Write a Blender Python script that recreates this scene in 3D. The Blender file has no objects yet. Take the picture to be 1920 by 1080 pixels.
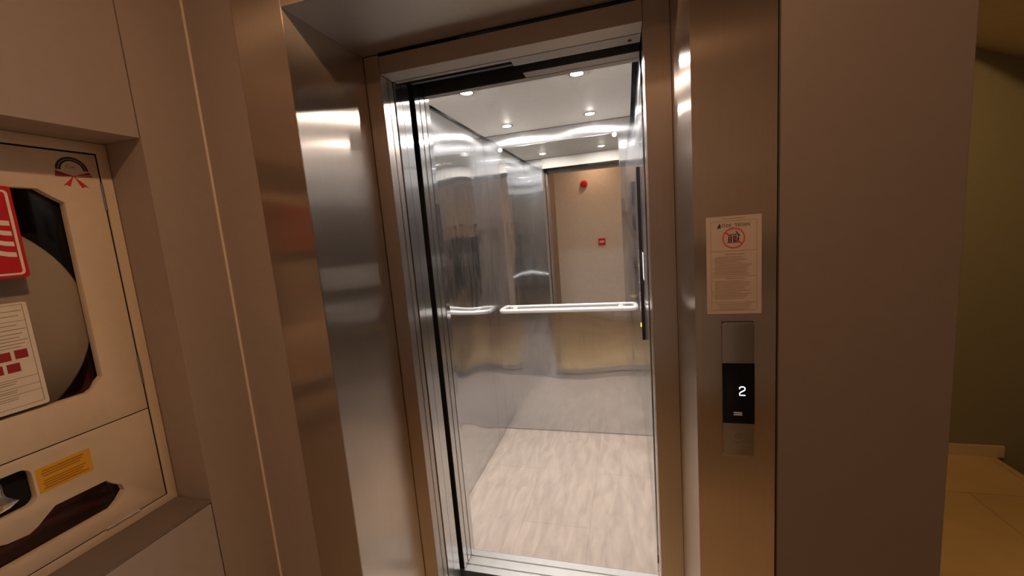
import bpy, bmesh, math, random
from mathutils import Vector, Matrix
random.seed(7)
S = bpy.context.scene
C = S.collection

# ------------------------------------------------------------------ camera, world, exposure
def make_camera():
    ya, pi_, ro, F = -0.27835451, -0.13759248, -0.08090838, 778.26562
    f = Vector((math.sin(ya)*math.cos(pi_), math.cos(ya)*math.cos(pi_), math.sin(pi_)))
    r = Vector((math.cos(ya), -math.sin(ya), 0)); u = r.cross(f)
    r2 = r*math.cos(ro) + u*math.sin(ro); u2 = -r*math.sin(ro) + u*math.cos(ro)
    cd = bpy.data.cameras.new('camera'); co = bpy.data.objects.new('camera', cd); C.objects.link(co)
    m = Matrix((r2, u2, -f)).transposed().to_4x4(); m.translation = Vector((0, 0, 1.45))
    co.matrix_world = m
    cd.sensor_width = 36; cd.lens = F*36/1920; cd.clip_start = 0.01; cd.clip_end = 60
    S.camera = co
make_camera()
w = bpy.data.worlds.new('world'); S.world = w; w.use_nodes = True
w.node_tree.nodes['Background'].inputs[0].default_value = (1.0, .75, .55, 1)
w.node_tree.nodes['Background'].inputs[1].default_value = 0.0
S.view_settings.view_transform = 'Standard'; S.view_settings.look = 'None'
S.view_settings.gamma = 1; S.view_settings.use_curve_mapping = False
S.view_settings.exposure = 0.0
S.cycles.use_denoising = True
S.cycles.max_bounces = 14; S.cycles.glossy_bounces = 10; S.cycles.diffuse_bounces = 5
S.cycles.sample_clamp_indirect = 6.0
S.cycles.blur_glossy = 0.5

HALL_W = 11.0      # warm hall downlight
CAR_W = 9.6       # each lift downlight
STAIR_W = 11.0

# ------------------------------------------------------------------ materials
MAT = {}
def nt(name):
    m = bpy.data.materials.new(name); m.use_nodes = True; MAT[name] = m
    return m, m.node_tree.nodes, m.node_tree.links, m.node_tree.nodes['Principled BSDF']
def plain(name, col, rough=.5, metal=0, spec=.5, emit=None, es=0, coat=0):
    m, n, l, b = nt(name)
    b.inputs['Base Color'].default_value = (*col, 1); b.inputs['Roughness'].default_value = rough
    b.inputs['Metallic'].default_value = metal; b.inputs['Specular IOR Level'].default_value = spec
    b.inputs['Coat Weight'].default_value = coat
    if emit: b.inputs['Emission Color'].default_value = (*emit, 1); b.inputs['Emission Strength'].default_value = es
    # faint procedural grain so that nothing is perfectly uniform
    t = n.new('ShaderNodeTexCoord'); no = n.new('ShaderNodeTexNoise'); no.inputs['Scale'].default_value = 35
    mx = n.new('ShaderNodeMix'); mx.data_type = 'RGBA'
    mx.inputs[6].default_value = (*[c*.94 for c in col], 1); mx.inputs[7].default_value = (*[min(1, c*1.05) for c in col], 1)
    l.new(t.outputs['Object'], no.inputs['Vector']); l.new(no.outputs['Fac'], mx.inputs[0]); l.new(mx.outputs[2], b.inputs['Base Color'])
    return m
def steel(name, col, rough, aniso=.9, wave=.03, axis=(0, 0, 1), smudge=0.0, wscale=2.2, wide=None):
    m, n, l, b = nt(name)
    b.inputs['Metallic'].default_value = 1
    b.inputs['Anisotropic'].default_value = aniso
    g = n.new('ShaderNodeNewGeometry'); cr = n.new('ShaderNodeVectorMath'); cr.operation = 'CROSS_PRODUCT'
    cr.inputs[1].default_value = axis
    ad = n.new('ShaderNodeVectorMath'); ad.operation = 'ADD'; ad.inputs[1].default_value = (.002, 0, 0)
    l.new(g.outputs['True Normal'], cr.inputs[0]); l.new(cr.outputs[0], ad.inputs[0]); l.new(ad.outputs[0], b.inputs['Tangent'])
    t = n.new('ShaderNodeTexCoord')
    # fine grain along z
    mp = n.new('ShaderNodeMapping'); mp.inputs['Scale'].default_value = (1, 1, .02) if axis[2] else (1, .02, 1)
    gr = n.new('ShaderNodeTexNoise'); gr.inputs['Scale'].default_value = 260; gr.inputs['Detail'].default_value = 3
    l.new(t.outputs['Object'], mp.inputs[0]); l.new(mp.outputs[0], gr.inputs['Vector'])
    mx = n.new('ShaderNodeMix'); mx.data_type = 'RGBA'
    mx.inputs[6].default_value = (*[c*.93 for c in col], 1); mx.inputs[7].default_value = (*[min(1, c*1.05) for c in col], 1)
    l.new(gr.outputs['Fac'], mx.inputs[0]); l.new(mx.outputs[2], b.inputs['Base Color'])
    # smudges: streaky cloth marks that scatter more
    m2 = n.new('ShaderNodeMapping'); m2.inputs['Scale'].default_value = (9, 9, 2.2)
    sm = n.new('ShaderNodeTexNoise'); sm.inputs['Scale'].default_value = 2; sm.inputs['Detail'].default_value = 6; sm.inputs['Distortion'].default_value = 1.2
    rr = n.new('ShaderNodeMapRange'); rr.inputs[1].default_value = .42; rr.inputs[2].default_value = .72
    rr.inputs[3].default_value = rough; rr.inputs[4].default_value = rough + smudge
    l.new(t.outputs['Object'], m2.inputs[0]); l.new(m2.outputs[0], sm.inputs['Vector']); l.new(sm.outputs['Fac'], rr.inputs[0])
    l.new(rr.outputs[0], b.inputs['Roughness'])
    # gentle oil-canning of the sheet
    wv = n.new('ShaderNodeTexNoise'); wv.inputs['Scale'].default_value = wscale; wv.inputs['Detail'].default_value = 0
    bp = n.new('ShaderNodeBump'); bp.inputs['Strength'].default_value = 1.0; bp.inputs['Distance'].default_value = wave
    l.new(t.outputs['Object'], wv.inputs['Vector']); l.new(wv.outputs['Fac'], bp.inputs['Height']); l.new(bp.outputs[0], b.inputs['Normal'])
    if wide:      # the brushing also throws a faint, very wide lobe across the grain
        b2 = n.new('ShaderNodeBsdfPrincipled'); b2.inputs['Metallic'].default_value = 1; b2.inputs['Anisotropic'].default_value = 1
        b2.inputs['Roughness'].default_value = wide[1]
        l.new(mx.outputs[2], b2.inputs['Base Color']); l.new(ad.outputs[0], b2.inputs['Tangent']); l.new(bp.outputs[0], b2.inputs['Normal'])
        ms = n.new('ShaderNodeMixShader'); ms.inputs[0].default_value = wide[0]
        l.new(b.outputs[0], ms.inputs[1]); l.new(b2.outputs[0], ms.inputs[2]); l.new(ms.outputs[0], n['Material Output'].inputs['Surface'])
    return m
STEEL = (.62, .595, .57)
steel('surround_steel', (.57, .475, .40), .17, 1.0, .012, wide=(.5, .32))
steel('soffit_steel', (.44, .40, .36), .36, .9, .012, axis=(0, 1, 0))
steel('frame_steel', (.46, .40, .35), .34, .8, .006)
steel('car_steel', (.68, .695, .72), .045, .97, .020, smudge=.12, wide=(.20, .26))
steel('door_steel', (.64, .64, .64), .12, .97, .008, wide=(.35, .28))
steel('plate_steel', (.33, .305, .28), .40, .6, .002)
plain('mirror_glass', (.86, .88, .87), .0, 1)
MAT['mirror_glass'].node_tree.nodes['Principled BSDF'].inputs['Roughness'].default_value = 0.004
plain('chrome', (.85, .84, .82), .16, 1)
plain('rail_metal', (.88, .86, .83), .38, .55)
plain('black_gloss', (.006, .006, .008), .12, 0, .5)
plain('black_matte', (.012, .012, .013), .8, 0, .2)
plain('dark_rubber', (.02, .02, .02), .7)
plain('grey_metal', (.25, .25, .25), .5, .6)
plain('ceiling_laminate', (.41, .37, .32), .6, 0, .35)
plain('wall_laminate', (.37, .30, .26), .55, 0, .35)
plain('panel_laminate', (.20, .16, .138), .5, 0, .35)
plain('lower_laminate', (.40, .34, .30), .55, 0, .35)
plain('trim_metal', (.80, .70, .60), .45, 0)
plain('cabinet_paint', (.74, .61, .47), .45, 0, .4)
plain('reel_paint', (.90, .74, .56), .5, 0, .4)
plain('maroon_paint', (.50, .025, .035), .6)
plain('maroon_hose', (.34, .022, .030), .6)
plain('cabinet_inside', (.012, .012, .012), .8)
plain('paint_red', (.62, .008, .010), .35)
plain('print_red', (.55, .03, .03), .5)
plain('print_dark_red', (.35, .02, .02), .5)
plain('print_black', (.03, .02, .02), .6)
plain('print_grey', (.26, .20, .16), .7)
plain('print_brown', (.30, .20, .15), .7)
plain('paper', (.83, .76, .66), .6)
plain('paper_clear', (.44, .365, .32), .5)
plain('paper_white', (.9, .88, .85), .6)
plain('ribbon_pink', (.80, .45, .38), .5)
plain('yellow_paper', (.80, .42, .02), .5)
plain('yellow_print', (.45, .19, .01), .6)
plain('alarm_red', (.70, .02, .015), .35)
plain('downlight_glow', (1, 1, 1), .5)
plain('aluminium', (.78, .77, .75), .35, .9)
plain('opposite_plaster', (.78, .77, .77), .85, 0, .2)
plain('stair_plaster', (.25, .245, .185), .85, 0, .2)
plain('soffit_plaster', (.85, .74, .60), .85, 0, .2)
plain('hall_ceiling_paint', (.30, .27, .24), .9, 0, .2)
plain('skirting_stone', (.62, .52, .38), .4)
plain('yellow_led', (1, .7, .1), .4, emit=(1, .65, .1), es=3)
plain('screen_white', (.9, .95, 1), .4, emit=(.75, .9, 1), es=3)
plain('screen_grey', (.25, .25, .25), .4, emit=(.4, .4, .42), es=.12)
plain('skin', (.36, .20, .13), .5)
plain('jacket_black', (.012, .012, .014), .75)
plain('trouser_black', (.018, .018, .022), .8)
plain('hair_black', (.01, .008, .007), .45)
plain('shoe_black', (.02, .02, .02), .4)
def emis(name, col, s):
    m, n, l, b = nt(name)
    b.inputs['Base Color'].default_value = (1, 1, 1, 1)
    b.inputs['Emission Color'].default_value = (*col, 1); b.inputs['Emission Strength'].default_value = s
def watt(W, r): return W/(math.pi*math.pi*r*r)
emis('car_lamp', (1.0, .93, .88), watt(CAR_W, .026))
emis('hall_lamp', (1.0, .60, .335), watt(HALL_W, .045))
emis('wall_fill_lamp', (1.0, .54, .28), watt(HALL_W*.26, .045))  # added fill light for the opposite wall
emis('stair_lamp', (1.0, .56, .20), watt(STAIR_W, .045))

def glass_mat():
    m, n, l, b = nt('window_glass_mat')
    tr = n.new('ShaderNodeBsdfTransparent'); tr.inputs[0].default_value = (.86, .86, .86, 1)
    gl = n.new('ShaderNodeBsdfGlossy'); gl.inputs['Roughness'].default_value = .03
    fz = n.new('ShaderNodeFresnel'); fz.inputs[0].default_value = 1.35; mx = n.new('ShaderNodeMixShader')
    l.new(fz.outputs[0], mx.inputs[0]); l.new(tr.outputs[0], mx.inputs[1]); l.new(gl.outputs[0], mx.inputs[2])
    l.new(mx.outputs[0], n['Material Output'].inputs['Surface'])
glass_mat()
def tinted(name, a, b_, scale, stretch, rough, spec=.5, brick=None, bump=0.0, detail=6):
    m, n, l, b = nt(name)
    t = n.new('ShaderNodeTexCoord'); mp = n.new('ShaderNodeMapping'); mp.inputs['Scale'].default_value = stretch
    no = n.new('ShaderNodeTexNoise'); no.inputs['Scale'].default_value = scale; no.inputs['Detail'].default_value = detail
    no.inputs['Distortion'].default_value = .6
    l.new(t.outputs['Object'], mp.inputs[0]); l.new(mp.outputs[0], no.inputs['Vector'])
    r = n.new('ShaderNodeValToRGB'); r.color_ramp.elements[0].position = .33; r.color_ramp.elements[1].position = .68
    r.color_ramp.elements[0].color = (*a, 1); r.color_ramp.elements[1].color = (*b_, 1)
    l.new(no.outputs['Fac'], r.inputs[0]); out = r.outputs[0]
    if brick:
        bw, bh, gap, dark, off, rot = brick
        bm_ = n.new('ShaderNodeTexBrick'); mp2 = n.new('ShaderNodeMapping'); mp2.inputs['Rotation'].default_value = (0, 0, rot)
        mp2.inputs['Location'].default_value = off
        bm_.inputs['Scale'].default_value = 1; bm_.inputs['Brick Width'].default_value = bw; bm_.inputs['Row Height'].default_value = bh
        bm_.inputs['Mortar Size'].default_value = gap; bm_.inputs['Mortar Smooth'].default_value = .1
        bm_.inputs['Color1'].default_value = (1, 1, 1, 1); bm_.inputs['Color2'].default_value = (.88, .90, .90, 1)
        bm_.inputs['Mortar'].default_value = (dark, dark, dark, 1); bm_.offset = .5
        l.new(t.outputs['Object'], mp2.inputs[0]); l.new(mp2.outputs[0], bm_.inputs['Vector'])
        mx = n.new('ShaderNodeMix'); mx.data_type = 'RGBA'; mx.blend_type = 'MULTIPLY'; mx.inputs[0].default_value = 1
        l.new(out, mx.inputs[6]); l.new(bm_.outputs['Color'], mx.inputs[7]); out = mx.outputs[2]
    l.new(out, b.inputs['Base Color'])
    b.inputs['Roughness'].default_value = rough; b.inputs['Specular IOR Level'].default_value = spec
tinted('lift_vinyl', (.35, .29, .24), (.455, .378, .318), 9, (2.6, .6, 1), .42, .4, brick=(.92, .33, .0012, .72, (.1, .14, 0), math.pi/2))
tinted('landing_tile', (.50, .36, .19), (.62, .46, .26), 2.5, (1, 1, 1), .35, .45, brick=(.62, .6, .003, .6, (.02, .1, 0), 0))

# ------------------------------------------------------------------ mesh helpers
def bx(bm, x0, x1, y0, y1, z0, z1, bevel=0, seg=2):
    t = bmesh.new()
    vs = [t.verts.new((x, y, z)) for x in (x0, x1) for y in (y0, y1) for z in (z0, z1)]
    for q in ((0, 1, 3, 2), (4, 6, 7, 5), (0, 4, 5, 1), (2, 3, 7, 6), (0, 2, 6, 4), (1, 5, 7, 3)):
        t.faces.new([vs[i] for i in q])
    bmesh.ops.recalc_face_normals(t, faces=t.faces)
    if bevel: bmesh.ops.bevel(t, geom=list(t.edges), offset=bevel, segments=seg, affect='EDGES')
    merge(bm, t)
def merge(bm, t, M=None):
    if M is not None: bmesh.ops.transform(t, matrix=M, verts=t.verts)
    me = bpy.data.meshes.new('tmp'); t.to_mesh(me); t.free(); bm.from_mesh(me); bpy.data.meshes.remove(me)
def cyl(bm, a, b, r, r2=None, seg=24, cap=True):
    a, b = Vector(a), Vector(b); d = b - a
    t = bmesh.new(); bmesh.ops.create_cone(t, cap_ends=cap, segments=seg, radius1=r, radius2=r if r2 is None else r2, depth=d.length)
    M = Matrix.Translation((a+b)/2) @ Vector((0, 0, 1)).rotation_difference(d).to_matrix().to_4x4()
    merge(bm, t, M)
def ball(bm, c, r, s=(1, 1, 1), seg=16, rot=None):
    t = bmesh.new(); bmesh.ops.create_uvsphere(t, u_segments=seg*2, v_segments=seg, radius=r)
    M = Matrix.Translation(c) @ (rot or Matrix.Identity(4)) @ Matrix.Diagonal((*s, 1))
    merge(bm, t, M)
def tube(bm, pts, r, seg=14):
    """round tube swept along a polyline"""
    pts = [Vector(p) for p in pts]; rings = []
    t = bmesh.new(); up = None
    for i, p in enumerate(pts):
        d = (pts[min(i+1, len(pts)-1)] - pts[max(i-1, 0)]).normalized()
        if up is None: up = d.orthogonal().normalized()
        up = (up - d*up.dot(d)).normalized(); s = d.cross(up)
        rings.append([t.verts.new(p + r*(math.cos(a)*up + math.sin(a)*s)) for a in [2*math.pi*k/seg for k in range(seg)]])
    for a, b in zip(rings, rings[1:]):
        for k in range(seg): t.faces.new((a[k], a[(k+1) % seg], b[(k+1) % seg], b[k]))
    t.faces.new(rings[0][::-1]); t.faces.new(rings[-1])
    bmesh.ops.recalc_face_normals(t, faces=t.faces)
    merge(bm, t)
def smooth(me, ang=35):
    for p in me.polygons: p.use_smooth = True
    try: me.set_sharp_from_angle(angle=math.radians(ang))
    except Exception: pass
def wloc(o):
    v = Vector((0, 0, 0))
    while o: v += o.location; o = o.parent
    return v
def obj(name, bm, mat, parent=None, sm=True):
    """one mesh object; geometry is given in world coordinates"""
    me = bpy.data.meshes.new(name)
    if isinstance(bm, bpy.types.Mesh): me = bm; me.name = name
    else: bm.to_mesh(me); bm.free()
    o = bpy.data.objects.new(name, me); C.objects.link(o)
    if parent:
        off = wloc(parent); o.parent = parent
    else:
        xs = [v.co for v in me.vertices]
        off = Vector(((min(v.x for v in xs)+max(v.x for v in xs))/2, (min(v.y for v in xs)+max(v.y for v in xs))/2, min(v.z for v in xs)))
        o.location = off
    me.transform(Matrix.Translation(-off))
    me.materials.clear(); me.materials.append(MAT[mat])
    if sm: smooth(me)
    return o
def box(name, mat, parent, *b, bevel=0.0015):
    bm = bmesh.new(); bx(bm, *b, bevel=bevel); return obj(name, bm, mat, parent)
def thing(name, loc, label, cat, group=None):
    o = bpy.data.objects.new(name, None); C.objects.link(o); o.location = loc; o.empty_display_size = .05
    return tag(o, label, cat, group)
def tag(o, label, cat, group=None):
    o['label'] = label; o['category'] = cat
    if group: o['group'] = group
    return o
def struct(o): o['kind'] = 'structure'; return o
class Fr:
    """flat working frame: origin, u (right), v (up), n (out of the surface)"""
    def __init__(s, o, u, v): s.o, s.u, s.v = Vector(o), Vector(u), Vector(v); s.n = s.u.cross(s.v)
    def M(s):
        m = Matrix((s.u, s.v, s.n)).transposed().to_4x4(); m.translation = s.o; return m
def plate(fr, loops, d0, d1, bevel=0):
    """a plate with holes: loops of (u, v), even-odd; from depth d0 to d1 along the normal"""
    cu = bpy.data.curves.new('c', 'CURVE'); cu.dimensions = '2D'; cu.fill_mode = 'BOTH'
    cu.extrude = (d1-d0)/2 - bevel; cu.bevel_depth = bevel; cu.bevel_resolution = 1; cu.offset = -bevel
    for lp in loops:
        sp = cu.splines.new('POLY'); sp.points.add(len(lp)-1); sp.use_cyclic_u = True
        for p, q in zip(sp.points, lp): p.co = (q[0], q[1], 0, 1)
    o = bpy.data.objects.new('c', cu); C.objects.link(o)
    dg = bpy.context.evaluated_depsgraph_get(); me = bpy.data.meshes.new_from_object(o.evaluated_get(dg))
    bpy.data.objects.remove(o); bpy.data.curves.remove(cu)
    me.transform(Matrix.Translation((0, 0, (d0+d1)/2))); me.transform(fr.M())
    t = bmesh.new(); t.from_mesh(me); bpy.data.meshes.remove(me)
    bmesh.ops.remove_doubles(t, verts=t.verts, dist=1e-6); bmesh.ops.recalc_face_normals(t, faces=t.faces)
    return t
def text(fr, s, u, v, h, d0, d1, sx=1, align='CENTER'):
    cu = bpy.data.curves.new('t', 'FONT'); cu.body = s; cu.size = h*1.38; cu.align_x = align; cu.extrude = (d1-d0)/2
    o = bpy.data.objects.new('t', cu); C.objects.link(o)
    dg = bpy.context.evaluated_depsgraph_get(); me = bpy.data.meshes.new_from_object(o.evaluated_get(dg))
    bpy.data.objects.remove(o); bpy.data.curves.remove(cu)
    me.transform(Matrix.Diagonal((sx, 1, 1, 1))); me.transform(Matrix.Translation((u, v, (d0+d1)/2))); me.transform(fr.M())
    t = bmesh.new(); t.from_mesh(me); bpy.data.meshes.remove(me); return t
def rect(u0, u1, v0, v1, r=0, n=5):
    if not r: return [(u0, v0), (u1, v0), (u1, v1), (u0, v1)]
    o = []
    for cx, cy, a in ((u1-r, v0+r, -90), (u1-r, v1-r, 0), (u0+r, v1-r, 90), (u0+r, v0+r, 180)):
        for k in range(n+1):
            t = math.radians(a + 90*k/n); o.append((cx+r*math.cos(t), cy+r*math.sin(t)))
    return o
def circ(cu, cv, r, a0=0, a1=360, n=40):
    full = abs(a1-a0) >= 360
    return [(cu+r*math.cos(math.radians(a0+(a1-a0)*k/n)), cv+r*math.sin(math.radians(a0+(a1-a0)*k/n))) for k in range(n if full else n+1)]
def arc_band(cu, cv, r0, r1, a0, a1, n=24):
    return circ(cu, cv, r1, a0, a1, n) + circ(cu, cv, r0, a0, a1, n)[::-1]
def multi(bms):
    b = bmesh.new()
    for t in bms: merge(b, t)
    return b

# ------------------------------------------------------------------ key dimensions (metres)
YP, YF = .925, 1.257                 # front of surround, front of door frame
XL0, XR0 = -.945, .281               # surround outer edges
XL, XR = -.795, .131                 # reveals
ZS = 2.035                           # soffit
DX0, DX1, DZ = -.740, .063, 1.975    # clear opening
XW = -1.107                          # left wall
RY1, RZ0, RZ1, XB = .765, .797, 1.738, -1.228   # recess
CX0, CX1, CY0, CY1 = -.913, .070, 1.606, 2.770  # lift car inside
HC = 2.50                            # hall ceiling
YO = -1.30                           # opposite wall

# ------------------------------------------------------------------ building shell
bm = bmesh.new()
bx(bm, -1.6, 2.9, -1.4, .925, -.12, 0); bx(bm, .575, 2.9, .925, 1.35, -.12, 0); bx(bm, .575, 1.905, 1.35, 2.75, -.12, 0)
bx(bm, -.80, .135, .925, 1.30, -.12, 0)
struct(obj('floor', bm, 'landing_tile', sm=False))
bm = bmesh.new()
for k in range(6): bx(bm, 1.905+.28*k, 1.905+.28*(k+1)+.02, 1.35, 2.75, -.175*(k+1)-.3, -.175*(k+1))
struct(obj('stair_floor', bm, 'landing_tile', sm=False))
bm = bmesh.new(); bx(bm, -1.6, 4.2, -1.4, .96, HC, HC+.1); bx(bm, .55, 1.52, .96, 2.95, HC, HC+.1)
struct(obj('ceiling', bm, 'hall_ceiling_paint', sm=False))
# sloping underside of the upper flight
bm = bmesh.new()
fr = Fr((0, 2.75, 0), (1, 0, 0), (0, 0, 1))
s0, sl = (1.52, 2.245), -.46
merge(bm, plate(fr, [[(1.52, HC+.1), (1.52, s0[1]), (4.2, s0[1]+sl*2.68), (4.2, s0[1]+sl*2.68+.2), (2.0, HC+.1)]], 0, 1.79))
struct(obj('ceiling_slope', bm, 'soffit_plaster', sm=False))
# walls
bm = bmesh.new()
g = .003
bx(bm, -1.5, XW, -1.4, -.02, 0, HC)                                  # near part
bx(bm, -1.5, XW, -.02+g, RY1-g, RZ1, HC)                             # panel over the recess
bx(bm, -1.5, XB-.13, -.02, RY1, RZ0-.02, RZ1+.01)                    # deep back
bx(bm, XB-.13, XW, -.02, .045, RZ0, RZ1)                             # left cheek
bx(bm, -1.5, XW, RY1, YP+.2, 0, HC)                                  # strip to the corner
struct(obj('wall_left', bm, 'wall_laminate', sm=False))
struct(box('wall_left_lower', 'lower_laminate', None, -1.5, XW, -.02+g, RY1-g, 0, RZ0-.008, bevel=.001))
struct(box('trim_1', 'panel_laminate', None, XB-.13, XW+.001, -.02, RY1-.0005, RZ0-.007, RZ0))     # ledge
bm = bmesh.new(); bx(bm, XW+.0015, XL0-.002, YP+.004, YP+.16, 0, HC); struct(obj('wall_front', bm, 'wall_laminate', sm=False))
struct(box('trim_2', 'trim_metal', None, XW, XW+.0035, YP-.0005, YP+.005, 0, HC, bevel=0))          # bright corner bead
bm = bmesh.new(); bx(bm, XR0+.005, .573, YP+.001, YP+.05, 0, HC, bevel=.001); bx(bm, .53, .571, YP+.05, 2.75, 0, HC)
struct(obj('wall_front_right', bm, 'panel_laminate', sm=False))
bm = bmesh.new(); bx(bm, XR0-.02, XR0+.006, YP+.012, YP+.05, 0, HC); struct(obj('trim_3', bm, 'black_matte', sm=False))
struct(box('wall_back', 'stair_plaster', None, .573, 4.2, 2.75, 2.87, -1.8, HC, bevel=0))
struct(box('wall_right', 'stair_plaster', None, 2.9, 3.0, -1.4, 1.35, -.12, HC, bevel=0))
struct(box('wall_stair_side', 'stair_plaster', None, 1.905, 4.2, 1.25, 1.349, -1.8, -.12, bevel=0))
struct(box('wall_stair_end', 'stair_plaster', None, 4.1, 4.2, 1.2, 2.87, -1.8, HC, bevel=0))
struct(box('wall_rear', 'opposite_plaster', None, -1.6, 2.9, YO-.1, YO, -.1, HC, bevel=0))
bm = bmesh.new(); bx(bm, .573, 1.94, 2.738, 2.75, 0, .065); bx(bm, 1.945, 2.30, 2.738, 2.75, -.175, -.10); bx(bm, 2.305, 2.6, 2.738, 2.75, -.35, -.28)
struct(obj('baseboard_back', bm, 'skirting_stone', sm=False))
struct(box('baseboard_rear', 'skirting_stone', None, -1.10, 2.9, YO, YO+.012, 0, .08, bevel=.001))
# shaft behind everything, dark
bm = bmesh.new()
bx(bm, -1.15, -1.10, 1.12, 3.0, -.3, 2.9); bx(bm, -1.15, .52, 2.95, 3.0, -.3, 2.9); bx(bm, .16, .20, 1.30, 3.0, -.3, 2.9)
bx(bm, -1.15, .52, .96, 3.0, 2.85, 2.9); bx(bm, -1.15, .52, 1.25, 3.0, -.35, -.3)
bx(bm, -1.10, DX0-.26, 1.29, 1.33, -.3, 2.9); bx(bm, -1.0, .2, 1.27, 1.30, 2.14, 2.9)
struct(obj('wall_shaft', bm, 'black_matte', sm=False))

# ------------------------------------------------------------------ lift surround (steel portal)
T = .0015
sur = thing('lift_surround', ((XL+XR)/2, YP, 0), 'deep brushed steel portal lining the lift opening, between the wall panels', 'lift surround')
bm = bmesh.new(); bx(bm, XL0, XL, YP, YP+T*2, 0, HC, bevel=.0008); obj('front_panel', bm, 'surround_steel', sur)
bm = bmesh.new(); bx(bm, XR, XR0, YP, YP+T*2, 0, HC, bevel=.0008); obj('front_panel', bm, 'surround_steel', sur)
bm = bmesh.new(); bx(bm, XL-.003, XL, YP+.0031, YF, 0, ZS); obj('reveal_panel', bm, 'surround_steel', sur)
bm = bmesh.new(); bx(bm, XR, XR+.003, YP+.0031, YF, 0, ZS); obj('reveal_panel', bm, 'surround_steel', sur)
bm = bmesh.new(); bx(bm, XL+.0005, XR-.0005, YP, YP+.003, ZS, HC, bevel=.0008); obj('header_panel', bm, 'surround_steel', sur)
bm = bmesh.new(); bx(bm, XL-.003, XR+.003, YP+.0031, YF, ZS+.0002, ZS+.003); obj('soffit_panel', bm, 'soffit_steel', sur)

# ------------------------------------------------------------------ landing door frame
frm = thing('door_frame', ((DX0+DX1)/2, YF, 0), 'dull steel door frame set at the back of the portal', 'door frame')
def jamb(x0, x1, side):
    bm = bmesh.new(); bx(bm, x0, x1, YF+.001, YF+.045, 0, ZS-.001, bevel=.001)
    # return lip toward the doors
    if side < 0: bx(bm, x1-.004, x1, YF+.04, YF+.072, 0, DZ)
    else: bx(bm, x0, x0+.004, YF+.04, YF+.072, 0, DZ)
    return bm
obj('side_jamb', jamb(XL+.001, DX0, -1), 'frame_steel', frm)
obj('side_jamb', jamb(DX1, XR-.001, 1), 'frame_steel', frm)
bm = bmesh.new(); bx(bm, DX0+.0015, DX1-.0015, YF+.001, YF+.075, DZ, ZS-.006, bevel=.0012); obj('head_jamb', bm, 'frame_steel', frm)

struct(box('trim_4', 'door_steel', None, DX1+.001, DX1+.012, 1.335, 1.436, 0, 2.08))   # strike post
# landing doors: two telescopic leaves folded to the left
def leaf(name, parent, x0, x1, y0, y1, z1=2.02):
    bm = bmesh.new(); bx(bm, x0, x1, y0, y1, .006, z1, bevel=.0014)
    return obj(name, bm, 'door_steel', parent)
ld = thing('landing_door', (-.86, 1.36, 0), 'open steel landing door, two folded leaves in front of the black gap', 'lift door')
leaf('door_leaf', ld, -.99, DX0+.0015, 1.3365, 1.3825)
leaf('door_leaf', ld, -.985, DX0-.001, 1.3865, 1.440)
cdr = thing('car_door', (-.86, 1.53, 0), 'open steel car door, two folded leaves behind the black gap', 'lift door')
leaf('door_leaf', cdr, -.99, DX0-.001, 1.484, 1.521)
box('gap_blackout', 'black_matte', ld, -.984, DX0-.002, 1.4401, 1.4412, .01, 2.02, bevel=0)  # black sheets added on the facing leaves so the gap stays dark
box('gap_blackout', 'black_matte', cdr, -.984, DX0-.002, 1.4828, 1.4839, .01, 2.02, bevel=0)
leaf('door_leaf', cdr, -.985, DX0-.0005, 1.525, 1.563)
def sill(name, label, y0, y1):
    fr = Fr((0, 0, 0), (0, 1, 0), (0, 0, 1))     # profile in y,z, extruded along x
    g1 = y0+(y1-y0)*.30; g2 = y0+(y1-y0)*.70; gw = .004; d = .012
    prof = [(y0, -.03), (y1, -.03), (y1, 0.002), (g2+gw, 0.002), (g2+gw, -d), (g2-gw, -d), (g2-gw, 0.002),
            (g1+gw, 0.002), (g1+gw, -d), (g1-gw, -d), (g1-gw, 0.002), (y0, 0.002)]
    o = obj(name, plate(fr, [prof], -.99, .10), 'aluminium'); tag(o, label, 'door sill'); return o
sill('door_sill', 'grooved aluminium landing sill on the hall side of the gap', 1.302, 1.443)
sill('door_sill', 'grooved aluminium car sill at the edge of the lift floor', 1.482, 1.604)
# door gear above the opening
op = thing('door_gear', (-.34, 1.40, 1.985), 'dark door hanger gear in the slot above the lift opening', 'door gear')
bm = bmesh.new(); bx(bm, -.98, .07, 1.345, 1.562, 2.12, 2.135); obj('track_housing', bm, 'black_matte', op)
bm = bmesh.new(); bx(bm, -.735, .06, 1.3345, 1.355, DZ, 2.05, bevel=.001); bx(bm, -.335, .06, 1.356, 1.412, 1.981, 2.05, bevel=.001); obj('header_plate', bm, 'plate_steel', op)
bm = bmesh.new(); bx(bm, -.735, -.50, 1.345, 1.385, 1.99, 2.08); obj('cover_strip', bm, 'plate_steel', op)
bm = bmesh.new(); bx(bm, -.73, -.30, 1.44, 1.455, 2.00, 2.02); cyl(bm, (-.62, 1.43, 2.03), (-.62, 1.46, 2.03), .018); cyl(bm, (-.40, 1.43, 2.03), (-.40, 1.46, 2.03), .018); obj('hanger_rail', bm, 'dark_rubber', op)
bm = bmesh.new(); bx(bm, -.33, .062, 1.512, 1.565, 1.992, 2.06, bevel=.001); obj('header_plate', bm, 'plate_steel', op)
bm = bmesh.new(); cyl(bm, (.03, 1.385, 1.9795), (.03, 1.385, 1.9808), .006); obj('screw', bm, 'black_matte', op)

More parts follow.
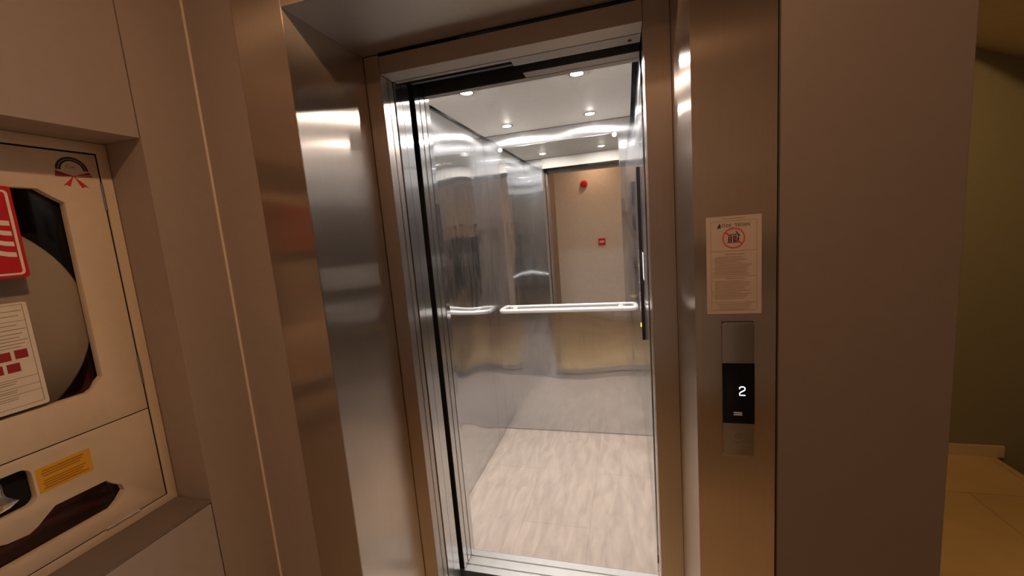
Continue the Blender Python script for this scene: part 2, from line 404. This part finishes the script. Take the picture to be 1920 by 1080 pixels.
# ------------------------------------------------------------------ lift car
car = thing('lift_car', ((CX0+CX1)/2, (CY0+CY1)/2, 0), 'bright lift car lined with polished brushed steel behind the open doors', 'lift car')
ZW = 2.16
def carpanel(name, *b, mat='car_steel'):
    bm = bmesh.new(); bx(bm, *b, bevel=.0009); return obj(name, bm, mat, car)
carpanel('floor_panel', CX0-.01, CX1+.01, CY0+.0005, CY1+.01, -.03, 0, mat='lift_vinyl')
carpanel('side_wall', CX0-.02, CX0, CY0+.001, 2.5785, .003, ZW)
carpanel('side_wall', CX0-.02, CX0, 2.5805, CY1+.001, .003, ZW)
carpanel('side_wall', CX1, CX1+.02, CY0+.001, CY1+.001, .003, ZW)
carpanel('back_wall', CX0-.02, CX1+.02, CY1+.0015, CY1+.02, .003, ZW)
carpanel('front_return', CX0-.02, DX0-.0005, 1.568, CY0, .003, ZW)
carpanel('front_return', CX1-.006, CX1+.03, 1.568, CY0, .003, ZW)
carpanel('header_wall', DX0, CX1-.007, 1.568, 1.604, 1.992, ZW, mat='plate_steel')
carpanel('roof_panel', CX0-.02, CX1+.03, 1.568, CY1+.02, ZW+.001, ZW+.02, mat='black_matte')
LAMPS = ((-.675, 1.875, 'front left'), (-.178, 1.880, 'front right'), (-.680, 2.560, 'rear left'), (-.181, 2.565, 'rear right'))
obj('ceiling_panel', plate(Fr((0, 0, 2.083), (1, 0, 0), (0, 1, 0)), [rect(CX0+.017, CX1-.024, CY0+.02, CY1-.008)] + [circ(x, y, .0275) for x, y, _ in LAMPS], 0, .012), 'ceiling_laminate', car)
for x, y in ((-.86, 2.74), (.02, 2.73)):
    bm = bmesh.new(); cyl(bm, (x, y, 2.0815), (x, y, 2.0829), .008); obj('ceiling_cap', bm, 'ceiling_laminate', car)

# four recessed downlights
def downlight(name, x, y, z, label, cat, mat, r, group):
    t = thing(name, (x, y, z), label, cat, group)
    bm = bmesh.new(); ring = bmesh.new()
    for (ra, rb, za, zb) in ((r+.010, r+.009, 0, -.003), (r+.009, r+.001, -.003, -.0035), (r+.001, r, -.0035, -.001)):
        cyl(ring, (x, y, z+za), (x, y, z+zb), ra, rb, 40, cap=False)
    ring.normal_update(); obj('trim_ring', ring, 'chrome', t)
    ball(bm, (x, y, z), r-.0008, (1, 1, .25), 16); obj('lamp_lens', bm, mat, t)
    return t
for x, y, wh in LAMPS:
    downlight('lift_downlight', x, y, 2.083, 'round white downlight in the lift ceiling panel, %s of the four' % wh, 'downlight', 'car_lamp', .026, 'downlights in the lift ceiling')

# mirror
fb = Fr((0, CY1, 0), (1, 0, 0), (0, 0, 1))
mir = thing('wall_mirror', (-.42, CY1, .88), 'tall frameless mirror on the rear wall of the lift above the handrail', 'mirror')
def bevel_plate(fr, loop, d0, d1): return plate(fr, [loop], d0, d1)
obj('glass', bevel_plate(fb, rect(-.812, -.030, .882, 1.995, .012), .0005, .005), 'mirror_glass', mir)
edge = plate(fb, [rect(-.8135, -.0285, .8805, 1.9965, .0135), rect(-.8115, -.0305, .8825, 1.9945, .0115)], .0003, .0056)
obj('polished_edge', edge, 'chrome', mir)
for x in (-.795, -.052):
    bm = bmesh.new(); cyl(bm, (x, CY1-.0055, 1.985), (x, CY1-.014, 1.985), .015, .013); obj('holder', bm, 'rail_metal', mir)

# handrail: flattened loop tube with two brackets
hr = thing('handrail', (-.42, 2.70, .88), 'polished steel handrail loop across the rear wall below the mirror', 'handrail')
xa, xb, yr, zr = -.866, .034, 2.698, .900
pts = [(xa, CY1, zr), (xa, yr+.028, zr)]
for k in range(1, 9):
    a = math.radians(90*k/8); pts.append((xa+.028*(1-math.cos(a)), yr+.028*(1-math.sin(a)), zr))
for k in range(8):
    a = math.radians(90*k/8); pts.append((xb-.028*(1-math.sin(a)), yr+.028*(1-math.cos(a)), zr))
pts += [(xb, yr+.028, zr), (xb, CY1, zr)]
bm = bmesh.new(); tube(bm, pts, .0155, 18); obj('rail', bm, 'rail_metal', hr)
for x in (-.78, -.06):
    bm = bmesh.new(); cyl(bm, (x, CY1-.0058, .900), (x, CY1-.009, .900), .018); cyl(bm, (x, CY1-.009, .900), (x, 2.710, .900), .006)
    obj('bracket', bm, 'rail_metal', hr)

# car operating panel on the right wall
cop = thing('control_panel', (CX1, 2.30, .83), 'slim glossy black control panel on the right lift wall', 'control panel')
box('panel_body', 'black_gloss', cop, CX1-.016, CX1-.0002, 2.20, 2.40, .83, 1.71, bevel=.002)
box('edge_strip', 'chrome', cop, CX1-.018, CX1-.0165, 2.20, 2.203, .83, 1.71, bevel=0)
for k in range(5):
    bm = bmesh.new(); z = .98+.075*k
    cyl(bm, (CX1-.0165, 2.30, z), (CX1-.0190, 2.30, z), .016); obj('button', bm, 'chrome', cop)
box('button_lamp', 'yellow_led', cop, CX1-.0195, CX1-.0165, 2.262, 2.278, .885, .905, bevel=.001)
tag(box('label_plate', 'paper_white', None, CX1-.0012, CX1-.0002, 2.085, 2.175, 1.16, 1.29, bevel=0), 'small white notice on the right lift wall in front of the black control panel', 'notice')

# ------------------------------------------------------------------ call panel with display
ff = Fr((0, YP, 0), (1, 0, 0), (0, 0, 1))
cp = thing('call_station', (.2095, YP, .933), 'slim lift call station showing a lit white 2, below the paper notice', 'call station')
obj('faceplate', plate(ff, [rect(.1800, .2395, .933, 1.227, .006)], .0002, .008, .0012), 'plate_steel', cp)
obj('display_screen', plate(ff, [rect(.1795, .2400, 1.0095, 1.141, .001)], .0078, .0092), 'black_gloss', cp)
# digit 2: segmented strokes
s2 = [[(.2120, 1.0860), (.2120, 1.0890), (.2145, 1.0905), (.2195, 1.0905), (.2220, 1.0885), (.2220, 1.0845), (.2200, 1.0825), (.2140, 1.0790), (.2120, 1.0765), (.2120, 1.0722), (.2225, 1.0722)]]
bm = bmesh.new()
for st in s2: tube(bm, [(u, YP-.0096, v) for u, v in st], .0009, 8)
obj('digit', bm, 'screen_white', cp)
obj('maker_mark', plate(ff, [rect(.2005, .2165, 1.0275, 1.0305), rect(.2005, .2165, 1.0320, 1.0350)], .0091, .0095), 'screen_grey', cp)
obj('touch_mark', multi([plate(ff, [circ(.210, .980, .0105), circ(.210, .980, .0097)], .0079, .0082), plate(ff, [arc_band(.210, .966, .0062, .0070, 200, 340)], .0079, .0082)]), 'print_brown', cp)
obj('seam', plate(ff, [rect(.1800, .2395, 1.2265, 1.2275)], .0005, .004), 'black_matte', cp)

# ------------------------------------------------------------------ paper notice
nz = thing('paper_notice', (.204, YP, 1.245), 'small printed paper notice with a red prohibition circle above the call station', 'notice')
U0, U1, V0, V1 = .154, .2545, 1.2445, 1.4435
obj('sheet', plate(ff, [rect(U0, U1, V0, V1)], .0002, .0007), 'paper_clear', nz)
bars = []
def ln(u0, u1, v, h=.0008): bars.append(plate(ff, [rect(u0, u1, v, v+h)], .0008, .0010))
u0, u1 = U0+.008, U1-.008
for v in (V1-.010, V1-.070, V1-.122, V0+.024, V0+.007): ln(u0, u1, v, .0006)
bars.append(plate(ff, [rect(u0, u0+.0007, V0+.007, V1-.010)], .0008, .0010)); bars.append(plate(ff, [rect(u1-.0007, u1, V0+.007, V1-.010)], .0008, .0010))
obj('border', multi(bars), 'print_grey', nz)
bars = []
ln(.182, .226, V1-.0055, .0012); ln(.188, .224, V1-.0770, .0015); ln(.190, .224, V1-.1265, .0015)
v = V1-.082
rr = random.Random(3)
while v > V0+.028:
    if abs(v-(V1-.122)) > .003 and abs(v-(V1-.1265)) > .003:
        ln(.1690, .1690+rr.uniform(.045, .069), v, .0011)
        if rr.random() < .45: ln(.1645, .1665, v, .0012)
    v -= .0033
for k in range(4): ln(.172+.002*k, .238-.003*k, V0+.020-.0036*k, .0010)
obj('printed_text', multi(bars), 'print_brown', nz)
obj('heading', multi([text(ff, 'ÖZK  TEDEN', .2085, V1-.0215, .0062, .0008, .0010, 1.05),
                      plate(ff, [[(.1745, V1-.0235), (.1815, V1-.0235), (.1810, V1-.018), (.1795, V1-.0135), (.1785, V1-.0155), (.1765, V1-.018)]], .0008, .0010)]), 'print_black', nz)
cu_, cv_ = .2045, V1-.044
obj('prohibition_circle', plate(ff, [circ(cu_, cv_, .0205), circ(cu_, cv_, .0185)], .0011, .0013), 'print_red', nz)
sl_ = math.radians(-38); dx, dz = math.cos(sl_)*.019, math.sin(sl_)*.019; wx, wz = -math.sin(sl_)*.0009, math.cos(sl_)*.0009
obj('slash', plate(ff, [[(cu_-dx-wx, cv_-dz-wz), (cu_+dx-wx, cv_+dz-wz), (cu_+dx+wx, cv_+dz+wz), (cu_-dx+wx, cv_-dz+wz)]], .0012, .0014), 'print_red', nz)
fg = []
for k, (u, h) in enumerate(((-.0085, .011), (-.0045, .012), (.0005, .013), (.0040, .012), (.0085, .010))):
    fg.append(plate(ff, [circ(cu_+u, cv_-.006+h, .0013, n=12)], .0008, .0010)); fg.append(plate(ff, [rect(cu_+u-.0014, cu_+u+.0014, cv_-.008, cv_-.0078+h-.0005, .0006)], .0008, .0010))
fg.append(plate(ff, [rect(cu_-.0125, cu_+.012, cv_-.0095, cv_-.0085)], .0008, .0010)); fg.append(plate(ff, [rect(cu_-.011, cu_+.010, cv_+.0068, cv_+.0076)], .0008, .0010))
fg.append(plate(ff, [[(cu_+.003, cv_+.013), (cu_+.005, cv_+.0135), (cu_+.012, cv_+.004), (cu_+.010, cv_+.003)]], .0008, .0010))
obj('passenger_pictogram', multi(fg), 'print_black', nz)

# ------------------------------------------------------------------ fire hose cabinet (in the recess of the left wall)
fl = Fr((XB, 0, 0), (0, 1, 0), (0, 0, 1))           # u = y, v = z, outward +x
cab = thing('fire_hose_cabinet', (XB, .41, RZ0), 'beige steel fire hose cabinet recessed in the left wall', 'cabinet')
yc = .41; K0, K1 = .047, RY1-.002; Z0, Z1 = RZ0+.0005, RZ1-.001
D = .737                                            # door edge
obj('frame', plate(fl, [rect(K0, K1, Z0, Z1), rect(2*yc-D-.0045, D+.0045, .8180, 1.7130)], -.02, .002, .0006), 'cabinet_paint', cab)
obj('gap_shade', plate(fl, [rect(2*yc-D-.0043, D+.0043, .8182, 1.7128), rect(2*yc-D-.0003, D+.0003, .8212, 1.7088)], -.006, -.0014), 'black_matte', cab)  # black ring stands in for the shade in the gap round the doors
obj('gap_shade', plate(fl, [rect(2*yc-D, D, 1.0648, 1.0672)], -.006, -.0014), 'black_matte', cab)  # same painted shade in the gap between upper and lower door
bm = bmesh.new(); bx(bm, XB-.128, XB-.12, K0, K1, Z0, Z1); bx(bm, XB-.12, XB-.02, K0, K0+.003, Z0, Z1); bx(bm, XB-.12, XB-.02, K1-.003, K1, Z0, Z1)
bx(bm, XB-.12, XB-.02, K0+.003, K1-.003, Z0, Z0+.003); bx(bm, XB-.12, XB-.02, K0+.003, K1-.003, Z1-.003, Z1); obj('inner_box', bm, 'cabinet_inside', cab, sm=False)
def mirror_loop(half):                              # half outline on the +y side, top to bottom
    return half + [(2*yc-a, b) for a, b in half[::-1]]
up = mirror_loop([(.6195, 1.6225), (.6400, 1.607), (.6610, 1.594), (.6590, 1.183), (.6475, 1.172), (.6400, 1.160), (.6270, 1.1535)])
ud = obj('upper_door', plate(fl, [rect(2*yc-D, D, 1.0675, 1.7085), up], -.018, .0012, .0004), 'cabinet_paint', cab)
lo_half = [(.450, .9065), (.482, .9030), (.497, .9100), (.5150, .9250), (.5290, .9355), (.6225, .9345), (.6350, .9180), (.6500, .9065), (.6530, .8890), (.6385, .8720), (.6220, .8605)]
lo = lo_half + [(2*yc-.6220, .8560), (2*yc-.653, .889), (2*yc-.650, .9065), (2*yc-.6225, .9345), (.395, .9345), (.420, .9200)]
pocket = rect(.405, .5065, .9585, 1.0405, .018)
ldr = obj('lower_door', plate(fl, [rect(2*yc-D, D, .8215, 1.0645), lo, pocket], -.018, .0012, .0004), 'cabinet_paint', cab)
obj('window_pane', plate(fl, [rect(.15, .67, 1.148, 1.63)], -.0215, -.0185), 'window_glass_mat', ud)
obj('window_pane', plate(fl, [rect(.15, .66, .850, .942)], -.0215, -.0185), 'window_glass_mat', ldr)
for z0, z1 in ((1.577, 1.641), (1.134, 1.207)):
    bm = bmesh.new(); cyl(bm, (XB+.001, D+.001, z0), (XB+.001, D+.001, z1), .0030, seg=14); obj('hinge', bm, 'grey_metal', ud)
bm = bmesh.new(); cyl(bm, (XB+.002, .600, .8205), (XB+.002, .672, .8205), .0030, seg=14); obj('hinge', bm, 'chrome', ldr)
# latch pocket with a waisted chrome grip
obj('latch_pocket', plate(fl, [rect(.402, .5095, .9555, 1.0435, .020)], -.030, -.0185), 'black_matte', ldr)
grip = [(.448, 1.024), (.478, 1.028), (.4775, 1.008), (.480, .999), (.489, .988), (.497, .981), (.480, .972), (.455, .968), (.457, .985), (.447, .999), (.450, 1.010)]
obj('latch_grip', plate(fl, [[(a-.012, b-.001) for a, b in grip]], -.0184, -.004, .003), 'chrome', ldr)

# hose reel behind the window
reel = thing('hose_reel', (XB-.07, .43, 1.108), 'round beige hose reel disc behind the window of the fire cabinet', 'hose reel')
bm = bmesh.new(); cyl(bm, (XB-.050, .437, 1.339), (XB-.032, .437, 1.339), .241, .241, 96)
cyl(bm, (XB-.032, .437, 1.339), (XB-.026, .437, 1.339), .241, .236, 96); obj('reel_disc', bm, 'reel_paint', reel)
bm = bmesh.new(); cyl(bm, (XB-.095, .433, 1.339), (XB-.088, .433, 1.339), .23, .23, 64); obj('reel_disc', bm, 'reel_paint', reel)
bm = bmesh.new()
for i, r in enumerate((.205, .18)):
    for j in range(2):
        xx = XB-.060-.018*j
        tube(bm, [(xx, .433+r*math.cos(t), 1.339+r*math.sin(t)) for t in [2*math.pi*k/60 for k in range(61)]], .009, 10)
obj('hose', bm, 'maroon_hose', reel)
bm = bmesh.new()
pts = [(XB-.055, .58+.05*math.sin(k/6), 1.12-.012*k) for k in range(8)]
tube(bm, [(XB-.060, .13+.066*k, .872+.012*math.sin(k*1.3)) for k in range(9)], .014, 12)
tube(bm, [(XB-.085, .13+.066*k, .893+.010*math.sin(k*1.1+1)) for k in range(9)], .014, 12)
tube(bm, [(XB-.050, .13+.062*k, .915+.006*math.sin(k*1.5+2)) for k in range(8)], .012, 12)
obj('hose_tail', bm, 'maroon_hose', reel)
# dark red lower filling seen through both windows
o = box('hose_rack', 'maroon_paint', None, XB-.118, XB-.105, .06, .70, .812, 1.26, bevel=.002)
tag(o, 'dark red backing plate low inside the fire hose cabinet', 'backing plate')

# stickers on the cabinet
em = thing('wreath_sticker', (XB, .69, 1.629), 'black arc and red ribbon sticker in the top corner of the fire cabinet door', 'sticker')
ex, ez = .6875, 1.668
obj('arc', multi([plate(fl, [arc_band(ex, ez, .0205, .0245, 0, 180)], .0013, .0016), plate(fl, [arc_band(ex, ez, .0255, .0300, 0, 180)], .0013, .0016)]), 'print_black', em)
obj('letters', text(fl, 'Ge', ex-.002, ez+.004, .0080, .0013, .0016, 1.3), 'print_grey', em)
obj('bow', multi([plate(fl, [[(ex, ez-.013), (ex-.031, ez-.002), (ex-.033, ez-.016), (ex-.002, ez-.0155)]], .0013, .0016),
                  plate(fl, [[(ex, ez-.013), (ex+.031, ez-.002), (ex+.036, ez-.013), (ex+.002, ez-.0155)]], .0013, .0016)]), 'print_dark_red', em)
obj('ribbon_tail', plate(fl, [[(ex, ez-.013), (ex-.010, ez-.038), (ex-.015, ez-.034), (ex-.022, ez-.036)]], .0017, .0019), 'print_red', em)
obj('ribbon_tail', plate(fl, [[(ex, ez-.013), (ex+.012, ez-.040), (ex+.017, ez-.036), (ex+.025, ez-.038)]], .0017, .0019), 'print_red', em)
obj('ribbon_shine', multi([plate(fl, [[(ex-.004, ez-.0140), (ex-.030, ez-.0175), (ex-.031, ez-.0190), (ex-.004, ez-.0160)]], .0017, .0019),
                           plate(fl, [[(ex+.004, ez-.0120), (ex+.034, ez-.0085), (ex+.035, ez-.0100), (ex+.004, ez-.0140)]], .0017, .0019)]), 'ribbon_pink', em)

sg = thing('fire_hose_sign', (XB+.02, .46, 1.436), 'raised red sign with white hose symbol on the fire cabinet window', 'sign')
a0, a1, b0, b1 = .372, .5695, 1.4355, 1.6215
obj('board', plate(fl, [rect(a0, a1, b0, b1, .006)], .014, .018, .0008), 'paint_red', sg)
obj('standoff', plate(fl, [rect(a0+.03, a1-.03, b0+.03, b1-.03, .005)], -.0184, .014), 'paint_red', sg)
obj('white_border', plate(fl, [rect(a0+.008, a1-.006, b0+.0055, b1-.008, .008), rect(a0+.012, a1-.0105, b0+.0095, b1-.012, .005)], .0181, .0184), 'paper', sg)
bl = []
for cz, th in ((1.5470, .0130), (1.5260, .0120), (1.5045, .0120), (1.4830, .0125)):
    top = [(.556-.012*k, cz+.004+.0013*k*k) for k in range(6)]
    bot = [(.556-.012*k, cz-th+.007+.0013*k*k*.93) for k in range(6)]
    bl.append(plate(fl, [top + bot[::-1]], .0181, .0184))
obj('hose_symbol', multi(bl), 'paper', sg)

ins = thing('instruction_sheet', (XB, .49, 1.16), 'laminated white instruction sheet with red pictograms on the fire cabinet window', 'instruction sheet')
i0, i1, j0, j1 = .395, .5595, 1.1615, 1.3845
obj('sheet', plate(fl, [rect(i0, i1, j0, j1, .005)], .0013, .0022), 'paper', ins)
bars = []
def l2(u0, u1, v, h=.0010): bars.append(plate(fl, [rect(u0, u1, v, v+h)], .0023, .0025))
for v in (1.170, 1.196, 1.2105, 1.2280, 1.346, 1.3795): l2(i0+.006, i1-.007, v, .0009)
bars.append(plate(fl, [rect(i1-.0079, i1-.007, 1.170, 1.3795)], .0023, .0025))
for k, v in enumerate((1.367, 1.357, 1.338, 1.329, 1.320, 1.3125, 1.306, 1.299, 1.2925)): l2(i0+.015, i1-.010-.006*(k % 3), v, .0013)
for v in (1.2235, 1.219, 1.205, 1.2015, 1.1905, 1.1865): l2(i0+.012, i1-.035-.01*rr.random(), v, .0011)
obj('printed_text', multi(bars), 'print_grey', ins)
for u, v in ((.5245, 1.2690), (.4990, 1.2680), (.5090, 1.2430), (.474, 1.268), (.484, 1.243)):
    obj('pictogram', multi([plate(fl, [rect(u, u+.0195, v, v+.0180)], .0026, .0028)]), 'print_dark_red', ins)

yl = thing('yellow_label', (XB, .557, .975), 'yellow printed warning label on the lower door of the fire cabinet', 'label')
obj('sheet', plate(fl, [rect(.5110, .6045, .9745, 1.0285, .001)], .0013, .0018), 'yellow_paper', yl)
bars = []
for k in range(8):
    if k == 4: continue
    bars.append(plate(fl, [rect(.519+.002*(k % 2), .597-.004*((k*3) % 4), .9805+.0055*k, .9832+.0055*k)], .0019, .0021))
obj('printed_text', multi(bars), 'yellow_print', yl)

# ------------------------------------------------------------------ things on the opposite wall (seen in the mirror)
fo = Fr((0, YO, 0), (-1, 0, 0), (0, 0, 1))
be = thing('alarm_sounder', (-.629, YO, 2.03), 'round red fire alarm sounder high on the opposite wall', 'fire alarm')
bm = bmesh.new(); cyl(bm, (-.629, YO, 2.086), (-.629, YO+.03, 2.086), .056, .056, 40); obj('base', bm, 'alarm_red', be)
bm = bmesh.new(); cyl(bm, (-.629, YO+.0302, 2.086), (-.629, YO+.065, 2.086), .050, .030, 40); obj('dome', bm, 'alarm_red', be)
bm = bmesh.new(); cyl(bm, (-.629, YO+.0652, 2.086), (-.629, YO+.068, 2.086), .016, .016, 20); obj('grille', bm, 'print_dark_red', be)
ca = thing('call_point', (-.393, YO, 1.10), 'square red manual call point with white window on the opposite wall', 'call point')
obj('housing', plate(fo, [rect(.338, .448, 1.103, 1.210, .010)], 0, .045, .004), 'alarm_red', ca)
obj('glass_window', plate(fo, [rect(.356, .430, 1.143, 1.173, .002)], .0451, .047), 'paper_white', ca)
obj('printed_text', plate(fo, [rect(.372, .414, 1.155, 1.161)], .0471, .0475), 'print_red', ca)

# ------------------------------------------------------------------ hall lamps
downlight('hall_downlight', -.03, .24, HC, 'warm round downlight in the hall ceiling in front of the lift', 'downlight', 'hall_lamp', .045, 'downlights in the hall ceiling')
downlight('hall_downlight', -.45, -1.00, HC, 'added warm fill light in the hall ceiling, out of view, brightening the opposite wall', 'downlight', 'wall_fill_lamp', .045, 'downlights in the hall ceiling')  # added lamp, washes the upper opposite wall with warm light
downlight('hall_downlight', 1.20, 1.75, HC, 'warm round downlight in the hall ceiling beside the stairs', 'downlight', 'stair_lamp', .045, 'downlights in the hall ceiling')

# ------------------------------------------------------------------ the photographer
def remesh(bm, vox, it=2):
    me = bpy.data.meshes.new('r'); bm.to_mesh(me); bm.free()
    o = bpy.data.objects.new('r', me); C.objects.link(o)
    m = o.modifiers.new('r', 'REMESH'); m.mode = 'VOXEL'; m.voxel_size = vox; m.use_smooth_shade = True
    s = o.modifiers.new('s', 'SMOOTH'); s.factor = .5; s.iterations = it
    dg = bpy.context.evaluated_depsgraph_get(); r = bpy.data.meshes.new_from_object(o.evaluated_get(dg))
    bpy.data.objects.remove(o); bpy.data.meshes.remove(me); return r
def cap(bm, a, b, ra, rb, seg=20):
    cyl(bm, a, b, ra, rb, seg); ball(bm, Vector(a), ra, seg=10); ball(bm, Vector(b), rb, seg=10)
PX, PY, TH = .475, -.43, math.radians(12)            # stands right of the camera, turned slightly left
RM = Matrix.Translation((PX, PY, 0)) @ Matrix.Rotation(TH, 4, 'Z')
def P(x, y, z): return RM @ Vector((x, y, z))       # local: +x her right-hand side of picture, +y forward
per = thing('person', (PX, PY, 0), 'person in dark jacket and trousers standing before the lift holding up a phone', 'person')
hip, knee, ank = .82, .45, .075
def body_bm(g=0.0, parts='all'):
    b = bmesh.new()
    return b
LS, RS = P(-.175, 0, 1.30), P(.175, 0, 1.30)        # shoulders
LE, LW = Vector((.20, -.26, 1.20)), Vector((.085, -.155, 1.385))   # left elbow, wrist (raised to the phone)
RE, RW = P(.23, -.02, 1.03), P(.235, .07, .82)
b = bmesh.new()
# head, neck
ball(b, P(0, .02, 1.505), .085, (.86, 1.02, 1.18)); ball(b, P(0, .055, 1.455), .055, (.95, .9, 1.0)); cap(b, P(0, -.005, 1.33), P(0, .005, 1.44), .055, .050)
ball(b, P(0, .108, 1.492), .014, (.8, 1, 1.5)); ball(b, P(0, .112, 1.480), .012); ball(b, P(0, .098, 1.450), .016, (1.4, .6, .5)); ball(b, P(0, .092, 1.425), .020, (1.2, .8, .8))
for s in (-1, 1):
    ball(b, P(.076*s, .015, 1.495), .022, (.45, .8, 1.3)); ball(b, P(.030*s, .088, 1.520), .018, (1.2, .6, .5)); ball(b, P(.040*s, .072, 1.470), .024, (1, .7, .9))
# torso
cap(b, P(-.13, 0, 1.27), P(.13, 0, 1.27), .075, .075); ball(b, P(0, .01, 1.17), .15, (.98, .68, 1.1)); ball(b, P(0, .01, 1.00), .135, (.98, .70, 1.0)); ball(b, P(0, 0, .88), .155, (1.0, .72, .8))
# arms
cap(b, LS, LE, .047, .038); cap(b, LE, LW, .038, .026); cap(b, RS, RE, .047, .038); cap(b, RE, RW, .038, .026)
# legs
for s in (-1, 1):
    cap(b, P(.085*s, 0, hip), P(.10*s, .015, knee), .082, .055); cap(b, P(.10*s, .015, knee), P(.105*s, -.01, ank), .052, .036); ball(b, P(.10*s, -.035, .36), .05, (.8, .8, 2))
    cap(b, P(.105*s, -.03, .045), P(.115*s, .13, .035), .036, .028)
# hands
def hand(b, w, d, up, side, curl):
    d, up = Vector(d).normalized(), Vector(up).normalized(); s = d.cross(up).normalized()*side
    pc = w + d*.045
    rot = Matrix((s, d, up)).transposed().to_4x4()
    ball(b, pc, .042, (.95, 1.15, .38), seg=12, rot=rot)
    for k, L in enumerate((.062, .072, .068, .054)):
        p0 = pc + d*.032 + s*(.030-.020*k); dd = d.copy(); p = p0
        for j, q in enumerate((.45, .32, .23)):
            dd = (dd - up*curl*(.5+.3*j)).normalized(); p2 = p + dd*L*q; cap(b, p, p2, .0085-.0008*j, .0080-.0008*j, 10); p = p2
    t0 = pc + s*.030 - d*.015; t1 = t0 + (s*.8+d*.5-up*.2).normalized()*.035; t2 = t1 + (s*.1+d*.9-up*.5).normalized()*.028
    cap(b, t0, t1, .012, .010, 10); cap(b, t1, t2, .010, .008, 10)
hand(b, LW, (-.45, .50, .55), (.1, -.75, .65), 1, .5)
hand(b, RW, (.02, .12, -1), (1, .1, .05), 1, .35)
body = obj('body', remesh(b, .0055), 'skin', per)
# hair
b = bmesh.new(); ball(b, P(0, -.005, 1.520), .094, (.92, 1.02, 1.10)); ball(b, P(0, -.045, 1.44), .075, (1.05, .7, 1.2)); ball(b, P(0, .045, 1.575), .052, (1.3, .9, .5))
obj('hair', remesh(b, .008), 'hair_black', per)
# jacket
b = bmesh.new()
cap(b, P(-.13, 0, 1.275), P(.13, 0, 1.275), .086, .086); ball(b, P(0, .01, 1.17), .165, (.99, .74, 1.1)); ball(b, P(0, .01, 1.00), .155, (1.0, .76, 1.1)); ball(b, P(0, 0, .88), .175, (1.0, .76, .72))
cap(b, P(0, -.01, 1.30), P(0, .0, 1.375), .080, .066)
cap(b, LS, LE, .060, .050); cap(b, LE, LE+(LW-LE)*.93, .050, .036); cap(b, RS, RE, .060, .050); cap(b, RE, RE+(RW-RE)*.93, .050, .036)
obj('jacket', remesh(b, .009), 'jacket_black', per)
b = bmesh.new(); ball(b, P(0, 0, .86), .165, (1.0, .74, .7))
for s in (-1, 1):
    cap(b, P(.085*s, 0, hip), P(.10*s, .015, knee), .093, .068); cap(b, P(.10*s, .015, knee), P(.105*s, -.01, .10), .066, .054)
obj('trousers', remesh(b, .010), 'trouser_black', per)
for s in (-1, 1):
    b = bmesh.new(); cap(b, P(.105*s, -.035, .050), P(.118*s, .14, .042), .045, .038); ball(b, P(.105*s, -.02, .07), .05)
    t = bmesh.new(); merge(t, b)
    for v in t.verts: v.co.z = max(v.co.z, .001)
    obj('shoe', t, 'shoe_black', per)
ph = bmesh.new(); bx(ph, -.038, .038, -.0045, .0045, -.078, .078, bevel=.003)
bmesh.ops.transform(ph, matrix=Matrix.Translation((-.012, -.046, 1.495)) @ Matrix.Rotation(.27, 4, 'Z'), verts=ph.verts)
tag(obj('mobile_phone', ph, 'black_gloss'), 'black mobile phone held up by the person at the lift', 'phone')
